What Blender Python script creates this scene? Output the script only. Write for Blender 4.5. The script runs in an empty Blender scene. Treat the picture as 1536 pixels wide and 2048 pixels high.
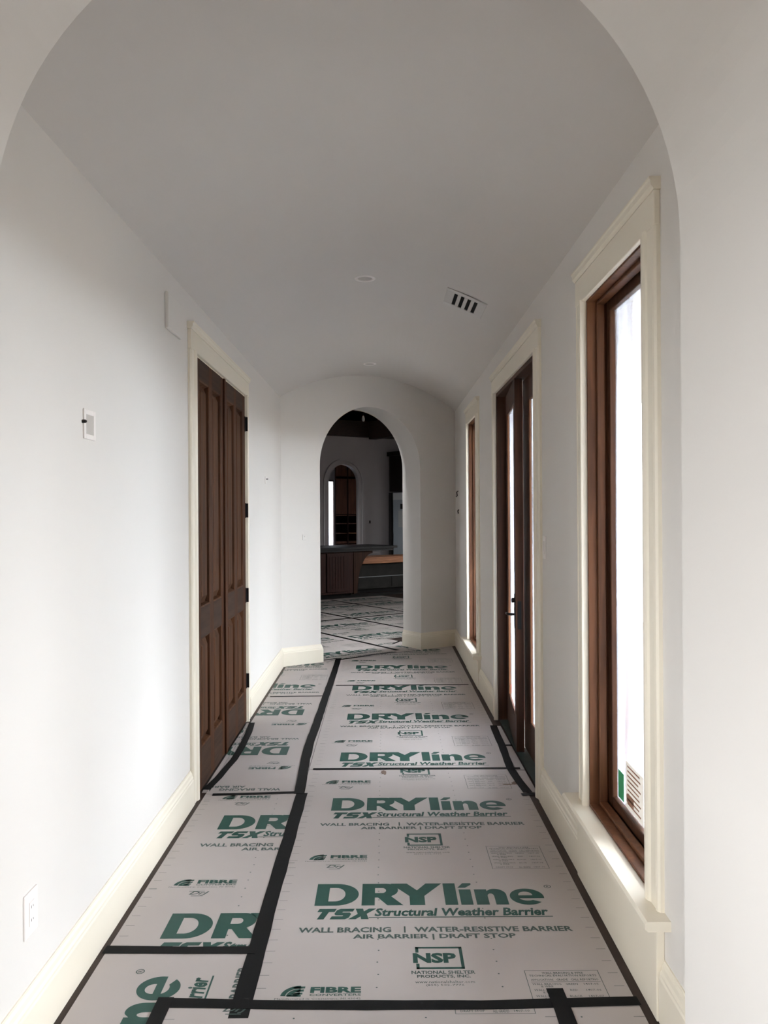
import bpy, bmesh, math, random
from mathutils import Vector, Matrix, Euler
random.seed(7)
PI = math.pi
sc = bpy.context.scene
COL = sc.collection

# ------------------------------------------------------------------ camera
F, H = 1660.0, 1.545
cam = bpy.data.cameras.new('camera')
cam.sensor_fit = 'VERTICAL'; cam.sensor_height = 36.0; cam.lens = F / 2048 * 36.0
cam.clip_start = 0.02; cam.clip_end = 200
camo = bpy.data.objects.new('camera', cam); COL.objects.link(camo)
camo.matrix_world = (Matrix.Translation((0, 0, H)) @ Matrix.Rotation(-2 / F, 4, 'Z')
                     @ Matrix.Rotation(PI / 2 + 2 / F, 4, 'X') @ Matrix.Rotation(-0.0061, 4, 'Z'))
sc.camera = camo

# ------------------------------------------------------------------ world, lights, exposure
w = bpy.data.worlds.new('sky'); sc.world = w; w.use_nodes = True
wn = w.node_tree; bg = wn.nodes['Background']
bg.inputs[0].default_value = (0.93, 0.965, 1.0, 1); bg.inputs[1].default_value = 51.0

def area(name, loc, direction, sx, sy, power, color=(1, 1, 1), portal=False):
    l = bpy.data.lights.new(name, 'AREA'); l.shape = 'RECTANGLE'; l.size = sx; l.size_y = sy
    l.energy = power; l.color = color
    if portal: l.cycles.is_portal = True
    o = bpy.data.objects.new(name, l); COL.objects.link(o); o.location = loc
    o.rotation_euler = Vector(direction).to_track_quat('-Z', 'Y').to_euler()
    return o

# daylight portals in two added side openings that light the near arch
area('daylight_portal', (2.85, -1.125, 1.6), (-1, 0, 0), 1.35, 1.3, 0, portal=True)
area('daylight_portal', (-2.55, -1.125, 1.6), (1, 0, 0), 1.35, 1.3, 0, portal=True)
sc.view_settings.view_transform = 'Standard'; sc.view_settings.look = 'None'
sc.view_settings.exposure = 0.0; sc.view_settings.gamma = 1.0
sc.view_settings.use_curve_mapping = False
sc.cycles.use_denoising = True
sc.cycles.max_bounces = 12; sc.cycles.diffuse_bounces = 8; sc.cycles.glossy_bounces = 4
sc.cycles.transparent_max_bounces = 12; sc.cycles.transmission_bounces = 6
sc.cycles.sample_clamp_indirect = 8; sc.cycles.caustics_reflective = False; sc.cycles.caustics_refractive = False

# ------------------------------------------------------------------ helpers
def lin(c):
    return tuple(((v / 255) / 12.92 if v / 255 <= 0.04045 else ((v / 255 + 0.055) / 1.055) ** 2.4) for v in c)

def mat(name, rgb, rough=0.6, spec=0.5, var=0.0, scale=3.0, bump=0.0, bscale=200.0, metallic=0.0):
    m = bpy.data.materials.new(name); m.use_nodes = True
    nt = m.node_tree; p = nt.nodes['Principled BSDF']
    c = lin(rgb)
    p.inputs['Base Color'].default_value = (*c, 1)
    p.inputs['Roughness'].default_value = rough
    p.inputs['Specular IOR Level'].default_value = spec
    p.inputs['Metallic'].default_value = metallic
    g = nt.nodes.new('ShaderNodeNewGeometry')
    if var > 0:
        n = nt.nodes.new('ShaderNodeTexNoise'); n.inputs['Scale'].default_value = scale; n.inputs['Detail'].default_value = 4
        r = nt.nodes.new('ShaderNodeValToRGB')
        r.color_ramp.elements[0].position = 0.3; r.color_ramp.elements[1].position = 0.7
        r.color_ramp.elements[0].color = (*[v * (1 - var) for v in c], 1)
        r.color_ramp.elements[1].color = (*[min(1, v * (1 + var)) for v in c], 1)
        nt.links.new(g.outputs['Position'], n.inputs['Vector'])
        nt.links.new(n.outputs['Fac'], r.inputs[0]); nt.links.new(r.outputs[0], p.inputs['Base Color'])
    if bump > 0:
        n2 = nt.nodes.new('ShaderNodeTexNoise'); n2.inputs['Scale'].default_value = bscale; n2.inputs['Detail'].default_value = 3
        b = nt.nodes.new('ShaderNodeBump'); b.inputs['Strength'].default_value = bump; b.inputs['Distance'].default_value = 0.002
        nt.links.new(g.outputs['Position'], n2.inputs['Vector'])
        nt.links.new(n2.outputs['Fac'], b.inputs['Height']); nt.links.new(b.outputs['Normal'], p.inputs['Normal'])
    return m

def wood(name, dark, light, rough=0.45, stretch=(30, 30, 1.6), spec=0.4):
    m = bpy.data.materials.new(name); m.use_nodes = True
    nt = m.node_tree; p = nt.nodes['Principled BSDF']
    g = nt.nodes.new('ShaderNodeTexCoord'); mp = nt.nodes.new('ShaderNodeMapping')
    mp.inputs['Scale'].default_value = stretch
    n = nt.nodes.new('ShaderNodeTexNoise'); n.inputs['Scale'].default_value = 1.0; n.inputs['Detail'].default_value = 6
    n.inputs['Distortion'].default_value = 0.8
    r = nt.nodes.new('ShaderNodeValToRGB')
    r.color_ramp.elements[0].position = 0.32; r.color_ramp.elements[1].position = 0.68
    r.color_ramp.elements[0].color = (*lin(dark), 1); r.color_ramp.elements[1].color = (*lin(light), 1)
    nt.links.new(g.outputs['Object'], mp.inputs['Vector']); nt.links.new(mp.outputs[0], n.inputs['Vector'])
    nt.links.new(n.outputs['Fac'], r.inputs[0]); nt.links.new(r.outputs[0], p.inputs['Base Color'])
    b = nt.nodes.new('ShaderNodeBump'); b.inputs['Strength'].default_value = 0.15; b.inputs['Distance'].default_value = 0.002
    nt.links.new(n.outputs['Fac'], b.inputs['Height']); nt.links.new(b.outputs['Normal'], p.inputs['Normal'])
    p.inputs['Roughness'].default_value = rough; p.inputs['Specular IOR Level'].default_value = spec
    return m

def film_glass(name, amount=0.35, rgb=(215, 225, 240)):
    m = bpy.data.materials.new(name); m.use_nodes = True
    nt = m.node_tree; nt.nodes.clear()
    o = nt.nodes.new('ShaderNodeOutputMaterial')
    t = nt.nodes.new('ShaderNodeBsdfTransparent'); t.inputs[0].default_value = (0.93, 0.95, 0.97, 1)
    tl = nt.nodes.new('ShaderNodeBsdfTranslucent'); tl.inputs[0].default_value = (*lin(rgb), 1)
    gl = nt.nodes.new('ShaderNodeBsdfGlossy'); gl.inputs['Roughness'].default_value = 0.08
    g = nt.nodes.new('ShaderNodeTexCoord'); mp = nt.nodes.new('ShaderNodeMapping'); mp.inputs['Scale'].default_value = (2, 5, 0.5)
    n = nt.nodes.new('ShaderNodeTexNoise'); n.inputs['Scale'].default_value = 1.0; n.inputs['Detail'].default_value = 5
    n.inputs['Distortion'].default_value = 1.2
    mr = nt.nodes.new('ShaderNodeMapRange'); mr.inputs[1].default_value = 0.3; mr.inputs[2].default_value = 0.7
    mr.inputs[3].default_value = max(0, amount - 0.15); mr.inputs[4].default_value = amount + 0.2
    nt.links.new(g.outputs['Object'], mp.inputs['Vector']); nt.links.new(mp.outputs[0], n.inputs['Vector'])
    nt.links.new(n.outputs['Fac'], mr.inputs[0])
    mx = nt.nodes.new('ShaderNodeMixShader'); mx2 = nt.nodes.new('ShaderNodeMixShader'); mx2.inputs[0].default_value = 0.04
    nt.links.new(mr.outputs[0], mx.inputs[0]); nt.links.new(t.outputs[0], mx.inputs[1]); nt.links.new(tl.outputs[0], mx.inputs[2])
    nt.links.new(mx.outputs[0], mx2.inputs[1]); nt.links.new(gl.outputs[0], mx2.inputs[2]); nt.links.new(mx2.outputs[0], o.inputs[0])
    return m

class MB:
    def __init__(s): s.v = []; s.f = []
    def box(s, x0, x1, y0, y1, z0, z1):
        n = len(s.v)
        s.v += [(x, y, z) for z in (z0, z1) for y in (y0, y1) for x in (x0, x1)]
        s.f += [[n + i for i in q] for q in ((0, 2, 3, 1), (4, 5, 7, 6), (0, 1, 5, 4), (2, 6, 7, 3), (0, 4, 6, 2), (1, 3, 7, 5))]
        return s
    def prism(s, poly, axis, a, b):
        # poly: 2D outline; axis 'x': (y,z), 'y': (x,z), 'z': (x,y)
        n = len(s.v); k = len(poly)
        for c in (a, b):
            for (p, q) in poly:
                s.v.append({'x': (c, p, q), 'y': (p, c, q), 'z': (p, q, c)}[axis])
        s.f.append([n + i for i in range(k)][::-1]); s.f.append([n + k + i for i in range(k)])
        for i in range(k):
            j = (i + 1) % k
            s.f.append([n + i, n + j, n + k + j, n + k + i])
        return s
    def lathe(s, prof, c, seg=32, axis='z'):
        n = len(s.v); k = len(prof)
        for i in range(seg):
            a = 2 * PI * i / seg
            for (r, h) in prof:
                p = (r * math.cos(a), r * math.sin(a), h)
                if axis == 'x': p = (p[2], p[0], p[1])
                if axis == 'y': p = (p[0], p[2], p[1])
                s.v.append((c[0] + p[0], c[1] + p[1], c[2] + p[2]))
        for i in range(seg):
            j = (i + 1) % seg
            for q in range(k - 1):
                s.f.append([n + i * k + q, n + j * k + q, n + j * k + q + 1, n + i * k + q + 1])
        s.f.append([n + i * k + k - 1 for i in range(seg)]); s.f.append([n + i * k for i in range(seg)][::-1])
        return s
    def tube(s, pts, r, seg=8):
        pts = [Vector(p) for p in pts]; n = len(s.v)
        for i, p in enumerate(pts):
            d = (pts[min(i + 1, len(pts) - 1)] - pts[max(i - 1, 0)]).normalized()
            u = d.orthogonal().normalized() if i == 0 else (u - d * u.dot(d)).normalized()
            v = d.cross(u)
            for k in range(seg):
                a = 2 * PI * k / seg
                s.v.append(tuple(p + u * math.cos(a) * r + v * math.sin(a) * r))
        for i in range(len(pts) - 1):
            for k in range(seg):
                j = (k + 1) % seg
                s.f.append([n + i * seg + k, n + i * seg + j, n + (i + 1) * seg + j, n + (i + 1) * seg + k])
        s.f.append([n + k for k in range(seg)][::-1]); s.f.append([n + (len(pts) - 1) * seg + k for k in range(seg)])
        return s
    def sweep(s, path, prof):
        # path: plan polyline, prof: closed outline of (offset to the left of the path, z); mitred corners
        n = len(s.v); k = len(prof); P = [Vector(p) for p in path]
        for i, p in enumerate(P):
            ds = []
            if i > 0: ds.append((P[i] - P[i - 1]).normalized())
            if i < len(P) - 1: ds.append((P[i + 1] - P[i]).normalized())
            ns = [Vector((-d.y, d.x)) for d in ds]
            m = ns[0] if len(ns) == 1 else (ns[0] + ns[1]).normalized()
            sc_ = 1.0 / max(0.3, m.dot(ns[0]))
            for (o, z) in prof:
                q = p + m * o * sc_
                s.v.append((q.x, q.y, z))
        for i in range(len(P) - 1):
            for a in range(k):
                b = (a + 1) % k
                s.f.append([n + i * k + a, n + i * k + b, n + (i + 1) * k + b, n + (i + 1) * k + a])
        s.f.append([n + a for a in range(k)]); s.f.append([n + (len(P) - 1) * k + a for a in range(k)][::-1])
        return s
    def map(s, fn):
        s.v = [fn(v) for v in s.v]; return s
    def build(s, name, m, parent=None, bevel=0.0, smooth=False, kind=None):
        me = bpy.data.meshes.new(name); me.from_pydata([tuple(v) for v in s.v], [], s.f); me.update()
        bm = bmesh.new(); bm.from_mesh(me); bmesh.ops.recalc_face_normals(bm, faces=bm.faces[:]); bm.to_mesh(me); bm.free()
        if m: me.materials.append(m)
        if smooth:
            for p in me.polygons: p.use_smooth = True
        o = bpy.data.objects.new(name, me); COL.objects.link(o)
        if parent: o.parent = parent
        if bevel > 0:
            b = o.modifiers.new('bevel', 'BEVEL'); b.width = bevel; b.segments = 2; b.limit_method = 'ANGLE'; b.angle_limit = math.radians(40)
        if kind: o['kind'] = kind
        return o

def empty(name, loc=(0, 0, 0), rz=0.0, kind=None):
    o = bpy.data.objects.new(name, None); COL.objects.link(o); o.location = loc; o.rotation_euler = (0, 0, rz)
    o.empty_display_size = 0.1
    if kind: o['kind'] = kind
    return o

def tag(o, label, cat, group=None):
    o['label'] = label; o['category'] = cat
    if group: o['group'] = group
    return o

def move_to(o, x, y, z):
    """put the origin of a mesh object at x, y, z without moving its surface"""
    o.data.transform(Matrix.Translation((-x, -y, -z))); o.location = (x, y, z); return o

# ------------------------------------------------------------------ geometry constants
XL, XR = -1.03, 0.845            # hall walls
TH = math.radians(34.7); CT, ST = math.cos(TH), math.sin(TH)
CX, CY = -0.116, 9.0             # centre of the far archway, the room beyond is turned by TH
def K(s_, t_): return (CX + CT * s_ - ST * t_, CY + ST * s_ + CT * t_)
def K3(v): x, y = K(v[0], v[1]); return (x, y, v[2])

# ------------------------------------------------------------------ materials
M_wall = mat('wall_paint', (217, 213, 208), 0.5, 0.3, 0.012, 1.5, 0.05, 90)
M_ceil = mat('ceiling_paint', (202, 197, 192), 0.7, 0.2, 0.012, 1.5, 0.05, 90)
M_trim = mat('trim_paint', (228, 220, 203), 0.36, 0.5, 0.01, 4)
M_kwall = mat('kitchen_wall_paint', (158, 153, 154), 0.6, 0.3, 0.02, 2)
M_floor = mat('dark_wood_floor', (48, 34, 28), 0.55, 0.3, 0.25, 6)
M_board = mat('board_paper', (174, 166, 162), 0.62, 0.25, 0.03, 2.2, 0.03, 60)
M_green = mat('green_ink', (36, 72, 64), 0.55, 0.3, 0.05, 40)
M_grey = mat('grey_green_ink', (66, 82, 77), 0.6, 0.3, 0.05, 40)
M_tape = mat('black_tape', (14, 14, 14), 0.7, 0.15, 0.15, 25, 0.2, 40)
M_door = wood('door_wood', (42, 25, 15), (74, 46, 29), 0.6, spec=0.05)
M_door2 = wood('door_wood_panel', (48, 30, 19), (80, 52, 34), 0.6, spec=0.05)
M_rail = wood('door_wood_rail', (42, 31, 25), (60, 44, 35), 0.6, (30, 1.6, 30), spec=0.05)
M_win = wood('window_wood', (68, 41, 25), (98, 63, 41), 0.45, spec=0.15)
M_win2 = wood('window_wood_dark', (50, 30, 20), (72, 46, 30), 0.45, spec=0.15)
M_ext = wood('exterior_door_wood', (46, 28, 20), (70, 44, 31), 0.5, spec=0.15)
M_mahog = wood('island_wood', (40, 20, 17), (60, 32, 26), 0.5, spec=0.2)
M_cab = wood('cabinet_wood', (92, 56, 40), (128, 84, 60), 0.5)
M_beam = wood('beam_wood', (30, 18, 14), (48, 29, 21), 0.6, (3, 30, 30))
M_plank = wood('plank_wood', (190, 120, 68), (220, 156, 98), 0.6, (2, 30, 30))
M_lumber = wood('lumber_wood', (170, 112, 78), (212, 152, 112), 0.6, (3, 40, 40))
M_black = mat('black_metal', (24, 22, 22), 0.4, 0.5, 0.0, 1, 0, 1, 0.6)
M_dark = mat('dark_cavity', (18, 16, 16), 0.8, 0.2)
M_white = mat('white_plastic', (232, 226, 222), 0.4, 0.5)
M_plategrey = mat('grey_plate_centre', (182, 176, 170), 0.5, 0.4)
M_film = film_glass('film_covered_glass', 0.15)
M_clear = film_glass('clear_glass', 0.1)
M_sill = mat('dark_green_sheet', (44, 56, 52), 0.5, 0.4, 0.2, 12, 0.3, 30)
M_slab = mat('countertop_cover', (34, 34, 36), 0.45, 0.3, 0.1, 5)
M_covered = mat('dark_protective_cloth', (46, 45, 43), 0.8, 0.2, 0.15, 6)
def sticker(name, rgb):
    m = mat(name, rgb, 0.6); nt = m.node_tree; t = nt.nodes.new('ShaderNodeBsdfTranslucent'); t.inputs[0].default_value = (*lin(rgb), 1)
    x = nt.nodes.new('ShaderNodeMixShader'); x.inputs[0].default_value = 0.25; out = nt.nodes['Material Output']
    nt.links.new(nt.nodes['Principled BSDF'].outputs[0], x.inputs[1]); nt.links.new(t.outputs[0], x.inputs[2]); nt.links.new(x.outputs[0], out.inputs[0])
    return m
M_sgreen = sticker('green_sticker', (70, 150, 110))
M_red = sticker('red_sticker', (205, 50, 45))
M_label = sticker('label_paper', (236, 232, 226))
M_brownink = mat('brown_ink', (150, 110, 90), 0.6)
M_stucco = mat('exterior_stucco', (226, 208, 188), 0.9, 0.1, 0.05, 2, 0.2, 60)
M_concrete = mat('exterior_concrete', (84, 82, 78), 0.9, 0.1, 0.06, 3)
M_porch = mat('porch_soffit_paint', (214, 196, 178), 0.8, 0.2)
M_fridge = mat('wrapped_fridge_panel', (125, 130, 134), 0.5, 0.5, 0.05, 3)

# ------------------------------------------------------------------ structure: floor, walls, vault
MB().box(-6, 0.86, -3.2, 30, -0.12, 0).box(0.86, 9.5, -3.2, 1.0, -0.12, 0).build('floor', M_floor, kind='structure')
MB().prism([K(1.0, 0.1), K(1.0, -0.9), K(9.5, 0.1), K(9.5, 12.5), K(1.0, 12.5)][:1] + [K(9.5, 0.1), K(9.5, 12.6), K(1.2, 12.6)], 'z', -0.11, -0.001).build('floor_kitchen', M_floor, kind='structure')

def wall_yz(x0, x1, ya, yb, za, zb, holes):
    ys = sorted({ya, yb, *[h[0] for h in holes], *[h[1] for h in holes]})
    m = MB()
    for i in range(len(ys) - 1):
        c = (ys[i] + ys[i + 1]) / 2; zs = [(za, zb)]
        for h in holes:
            if h[0] < c < h[1]:
                zs = [(a, b) for (a, b) in ((za, h[2]), (h[3], zb)) if b > a + 1e-6]
        for (a, b) in zs: m.box(x0, x1, ys[i], ys[i + 1], a, b)
    return m
# openings: y0, y1, z0, z1
W1 = (2.62, 3.43, 0.33, 2.42); W2 = (7.34, 8.15, 0.30, 2.42); DR = (4.51, 6.17, 0.0, 2.43); DL = (4.51, 6.17, 0.0, 2.43)
wall_yz(XL - 0.14, XL, 1.65, 8.7, 0, 2.75, [DL]).build('wall_left', M_wall, kind='structure')
wall_yz(XR, XR + 0.20, 1.65, 9.78, 0, 2.75, [W1, W2, DR]).build('wall_right', M_wall, kind='structure')
MB().box(XL - 0.5, XL - 0.35, 4.2, 6.5, 0, 2.75).build('wall_behind_left_door', M_wall, kind='structure')

# barrel vault, cut along the line of the end wall
vc, vr = 1.457, 1.573
xm = (XL + XR) / 2
N = 40
def vault_pt(i, r):
    a0 = math.acos(((XR - XL) / 2) / vr); a = a0 + (PI - 2 * a0) * i / N
    return (xm + r * math.cos(a), vc + r * math.sin(a))
outer = [vault_pt(i, vr + 0.12) for i in range(N + 1)]
inner = [vault_pt(i, vr) for i in range(N + 1)][::-1]
mb = MB()
yend = lambda x: CY + (x - CX) * ST / CT + 0.12 / CT
for i in range(N):
    q = [vault_pt(i, vr), vault_pt(i + 1, vr), vault_pt(i + 1, vr + 0.12), vault_pt(i, vr + 0.12)]
    n = len(mb.v)
    mb.v += [(p[0], 1.6, p[1]) for p in q] + [(p[0], yend(p[0]), p[1]) for p in q]
    mb.f += [[n, n + 1, n + 5, n + 4], [n + 3, n + 2, n + 6, n + 7]]
mb.build('ceiling', M_ceil, smooth=True, kind='structure')

def arch_wall(halfw, spring, x0, x1, z1, cx=0.0, seg=48):
    pts = [(x0, 0), (cx - halfw, 0), (cx - halfw, spring)]
    for i in range(1, seg):
        a = PI - PI * i / seg
        pts.append((cx + halfw * math.cos(a), spring + halfw * math.sin(a)))
    pts += [(cx + halfw, spring), (cx + halfw, 0), (x1, 0), (x1, z1), (x0, z1)]
    return pts
def arch_mesh(halfw, spring, x0, x1, z1, y0, y1, cx=0.0, seg=48, zb=0.0):
    """wall with an arched opening built from quads"""
    m = MB()
    m.box(x0, cx - halfw, y0, y1, zb, spring); m.box(cx + halfw, x1, y0, y1, zb, spring)
    m.box(x0, cx - halfw, y0, y1, spring, z1); m.box(cx + halfw, x1, y0, y1, spring, z1)
    for i in range(seg):
        a, b = PI - PI * i / seg, PI - PI * (i + 1) / seg
        pa = (cx + halfw * math.cos(a), spring + halfw * math.sin(a)); pb = (cx + halfw * math.cos(b), spring + halfw * math.sin(b))
        m.prism([pa, pb, (pb[0], z1), (pa[0], z1)], 'y', y0, y1)
    return m
arch_mesh(0.705, 2.10, -3.0, 3.0, 3.3, 1.20, 1.70, cx=-0.0925).build('wall_near_arch', M_wall, kind='structure')
arch_mesh(0.655, 2.04, -3.2, 9.2, 3.9, 0.0, 0.34).map(K3).build('wall_far_arch', M_wall, kind='structure')

# room behind the camera
wall_yz(-2.6, -2.45, -3.2, 1.2, 0, 3.1, [(-1.80, -0.45, 0.95, 2.25)]).build('wall_near_left', M_wall, kind='structure')  # unseen opening added so daylight reaches the right arch jamb
wall_yz(2.75, 2.9, -3.2, 1.2, 0, 3.1, [(-1.80, -0.45, 0.95, 2.25)]).build('wall_near_right', M_wall, kind='structure')  # unseen opening added to brighten the left hall wall
MB().box(-2.6, 2.9, -3.15, -3.0, 0, 3.1).build('wall_near_back', M_wall, kind='structure')
MB().box(-2.6, 2.9, -3.2, 1.3, 3.1, 3.22).build('ceiling_near_room', M_ceil, kind='structure')

# baseboards
BP = [(0, 0), (0.020, 0), (0.020, 0.135), (0.017, 0.142), (0.017, 0.150), (0.0125, 0.158), (0.010, 0.172), (0.005, 0.180), (0.004, 0.188), (0, 0.188)]
MB().sweep([(XL, 4.40), (XL, 1.70)], BP).build('baseboard_left', M_trim, kind='structure')
a = K(-0.655, 0); c0 = (XL, CY + (XL - CX) * ST / CT); jb = K(-0.655, 0.34)
MB().sweep([jb, a, c0, (XL, 6.30)], BP).build('baseboard_left_far', M_trim, kind='structure')
c1 = (XR, CY + (XR - CX) * ST / CT); b_ = K(0.655, 0); jr = K(0.655, 0.34)
MB().sweep([(XR, 8.26), c1, b_, jr], BP).build('baseboard_right_far', M_trim, kind='structure')
MB().sweep([(XR, 6.28), (XR, 7.23)], BP).build('baseboard_right_middle', M_trim, kind='structure')
MB().sweep([(XR, 3.54), (XR, 4.40)], BP).build('baseboard_right_near', M_trim, kind='structure')
MB().sweep([(XR, 1.70), (XR, 2.51)], BP).build('baseboard_right_front', M_trim, kind='structure')

# ------------------------------------------------------------------ casings
def casing_leg(name, side, wx, ya, yb, z0, z1, parent, flip):
    """flat casing with a backband; ya = outer edge, yb = opening edge"""
    d = -1 if side == 'R' else 1
    s_ = 1 if yb > ya else -1
    pr = [(0, 0), (0.012, 0), (0.019, 0.006), (0.021, 0.018), (0.018, 0.024), (0.018, 0.070), (0.024, 0.078), (0.026, 0.084), (0.028, 0.090), (0.028, 0.104), (0.025, 0.108), (0, 0.108)]
    poly = [(wx + d * p, ya + s_ * q) for (p, q) in pr]
    return MB().prism(poly, 'z', z0, z1).build(name, M_trim, parent)
def casing_head(wx, side, y0, y1, z, parent):
    d = -1 if side == 'R' else 1
    h = MB().box(min(wx, wx + d * 0.020), max(wx, wx + d * 0.020), y0, y1, z - 0.006, z + 0.10).build('head_casing', M_trim, parent, bevel=0.003)
    pr = [(0, 0.10), (0.022, 0.10), (0.025, 0.106), (0.030, 0.112), (0.032, 0.126), (0.036, 0.132), (0.036, 0.138), (0, 0.138)]
    MB().prism([(wx + d * p, z + q) for p, q in pr], 'y', y0 - 0.006, y1 + 0.006).build('cap_moulding', M_trim, parent)
    return h

def ring(m, x0, x1, y0, y1, z0, z1, wd, bot=None):
    bot = wd if bot is None else bot
    m.box(x0, x1, y0, y0 + wd, z0, z1); m.box(x0, x1, y1 - wd, y1, z0, z1)
    m.box(x0, x1, y0 + wd, y1 - wd, z1 - wd, z1)
    if bot > 0: m.box(x0, x1, y0 + wd, y1 - wd, z0, z0 + bot)
    return m

# ------------------------------------------------------------------ windows in the right wall
def window(name, W, stickers):
    y0, y1, z0, z1 = W
    r = empty(name, (0, 0, 0), kind='structure')
    casing_leg('casing', 'R', XR, y0 - 0.108, y0, z0, z1, r, 0)
    casing_leg('casing', 'R', XR, y1 + 0.108, y1, z0, z1, r, 0)
    casing_head(XR, 'R', y0 - 0.11, y1 + 0.11, z1, r)
    MB().prism([(XR + 0.002, z0 - 0.03), (XR - 0.068, z0 - 0.03), (XR - 0.078, z0 - 0.022), (XR - 0.078, z0 - 0.008), (XR - 0.070, z0), (XR + 0.002, z0)], 'y', y0 - 0.165, y1 + 0.165).build('stool', M_trim, r)
    MB().box(XR - 0.026, XR, y0 - 0.108, y1 + 0.108, 0.0, z0 - 0.03).box(XR - 0.036, XR, y0 - 0.112, y1 + 0.112, z0 - 0.05, z0 - 0.03).build('apron', M_trim, r, bevel=0.003)
    ring(MB(), XR, XR + 0.19, y0, y1, z0, z1, 0.012).build('frame', M_win, r, bevel=0.002)
    ring(MB(), XR + 0.036, XR + 0.070, y0 + 0.012, y1 - 0.012, z0 + 0.012, z1 - 0.012, 0.014).build('stop', M_win, r, bevel=0.004)
    ring(MB(), XR + 0.080, XR + 0.125, y0 + 0.012, y1 - 0.012, z0 + 0.012, z1 - 0.012, 0.045).build('sash', M_win2, r, bevel=0.004)
    MB().box(XR + 0.101, XR + 0.105, y0 + 0.05, y1 - 0.05, z0 + 0.05, z1 - 0.05).build('pane', M_film, r)
    if stickers:
        x = XR + 0.1005
        MB().box(x - 0.0008, x, 3.28, 3.355, z0 + 0.065, z0 + 0.175).build('green_sticker', M_sgreen, r)
        lb = MB().box(x - 0.0008, x, 3.03, 3.25, z0 + 0.06, z0 + 0.24).build('label_sheet', M_label, r)
        m = MB()
        for k in range(9):
            zz = z0 + 0.222 - k * 0.018
            m.box(x - 0.0014, x - 0.0008, 3.06 + random.random() * 0.05, 3.23, zz, zz + 0.006)
        m.box(x - 0.0014, x - 0.0008, 3.15, 3.24, z0 + 0.085, z0 + 0.115)
        m.build('printed_lines', M_brownink, lb)
    return r
window('window_1', W1, True)
window('window_2', W2, False)

# ------------------------------------------------------------------ left double door
dl = empty('door_1', (0, 0, 0), kind='structure')
casing_leg('casing', 'L', XL, DL[0] - 0.11, DL[0] - 0.002, 0, DL[3], dl, 0)
casing_leg('casing', 'L', XL, DL[1] + 0.11, DL[1] + 0.002, 0, DL[3], dl, 0)
casing_head(XL, 'L', DL[0] - 0.115, DL[1] + 0.115, DL[3], dl)
ring(MB(), XL - 0.14, XL + 0.002, DL[0], DL[1], 0, DL[3], 0.016, 0).build('jamb', M_trim, dl, bevel=0.002)

def raised_panel(parent, x, y0, y1, z0, z1, face, m):
    """panel set back from the door face (at x) with a bevelled, raised field; face = +1 looks to +x"""
    b = 0.035; d = 0.026; r = 0.006; n = 0
    v = []; f = []
    def loop(i, xx):
        return [(xx, y0 + i, z0 + i), (xx, y1 - i, z0 + i), (xx, y1 - i, z1 - i), (xx, y0 + i, z1 - i)]
    ls = [loop(0, x), loop(0.008, x - face * 0.004), loop(0.016, x - face * d), loop(0.022, x - face * d), loop(0.022 + b, x - face * r), ]
    mb = MB()
    for l in ls: mb.v += l
    for k in range(len(ls) - 1):
        for i in range(4):
            j = (i + 1) % 4
            mb.f.append([k * 4 + i, k * 4 + j, k * 4 + 4 + j, k * 4 + 4 + i])
    e = (len(ls) - 1) * 4
    mb.f.append([e, e + 1, e + 2, e + 3])
    return mb.build('panel', m, parent)

def leaf_left(y0, y1, hinge):
    z0, z1 = 0.012, 2.412
    xf, xb = XL + 0.010, XL - 0.035
    root = empty('door_leaf', ((xf), (y0 + y1) / 2, 0)); root.parent = dl
    X, Y = root.location.x, root.location.y
    def P(mb): return mb.map(lambda v: (v[0] - X, v[1] - Y, v[2]))
    ws = 0.105; mid = (y0 + y1) / 2; wm = 0.095
    for (a, b) in ((y0, y0 + ws), (mid - wm / 2, mid + wm / 2), (y1 - ws, y1)):
        P(MB().box(xb, xf, a, b, z0, z1)).build('stile', M_door, root, bevel=0.0015)
    for (za, zb) in ((z0, 0.24), (0.85, 1.02), (z1 - 0.115, z1)):
        for (a, b) in ((y0 + ws, mid - wm / 2), (mid + wm / 2, y1 - ws)):
            P(MB().box(xb, xf, a, b, za, zb)).build('rail', M_rail, root)
    for (za, zb) in ((0.24, 0.85), (1.02, z1 - 0.115)):
        for (a, b) in ((y0 + ws, mid - wm / 2), (mid + wm / 2, y1 - ws)):
            o = raised_panel(root, xf - X, a - Y, b - Y, za, zb, 1, M_door2)
    if hinge:
        for zz in (0.31, 0.943, 1.57, 2.21):
            P(MB().box(xf, xf + 0.004, y1 - 0.012, y1 + 0.004, zz - 0.055, zz + 0.055).box(XL + 0.002, XL + 0.030, y1 + 0.004, y1 + 0.014, zz - 0.052, zz + 0.052)).build('hinge', M_black, root)
    else:
        P(MB().box(xf, xf + 0.012, y1 - 0.030, y1 + 0.012, z0, z1)).build('astragal', M_door, root, bevel=0.003)
    return root
leaf_left(DL[0] + 0.018, 5.338, False)
leaf_left(5.342, DL[1] - 0.020, True)

# ------------------------------------------------------------------ right exterior double door
dr = empty('door_2', (0, 0, 0), kind='structure')
casing_leg('casing', 'R', XR, DR[0] - 0.108, DR[0], 0, DR[3], dr, 0)
casing_leg('casing', 'R', XR, DR[1] + 0.108, DR[1], 0, DR[3], dr, 0)
casing_head(XR, 'R', DR[0] - 0.11, DR[1] + 0.11, DR[3], dr)
ring(MB(), XR, XR + 0.20, DR[0], DR[1], 0, DR[3], 0.030, 0).build('door_frame', M_ext, dr, bevel=0.003)
MB().box(XR + 0.02, XR + 0.20, DR[0] + 0.03, DR[1] - 0.03, 0, 0.012).build('threshold', M_sill, dr)

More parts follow.
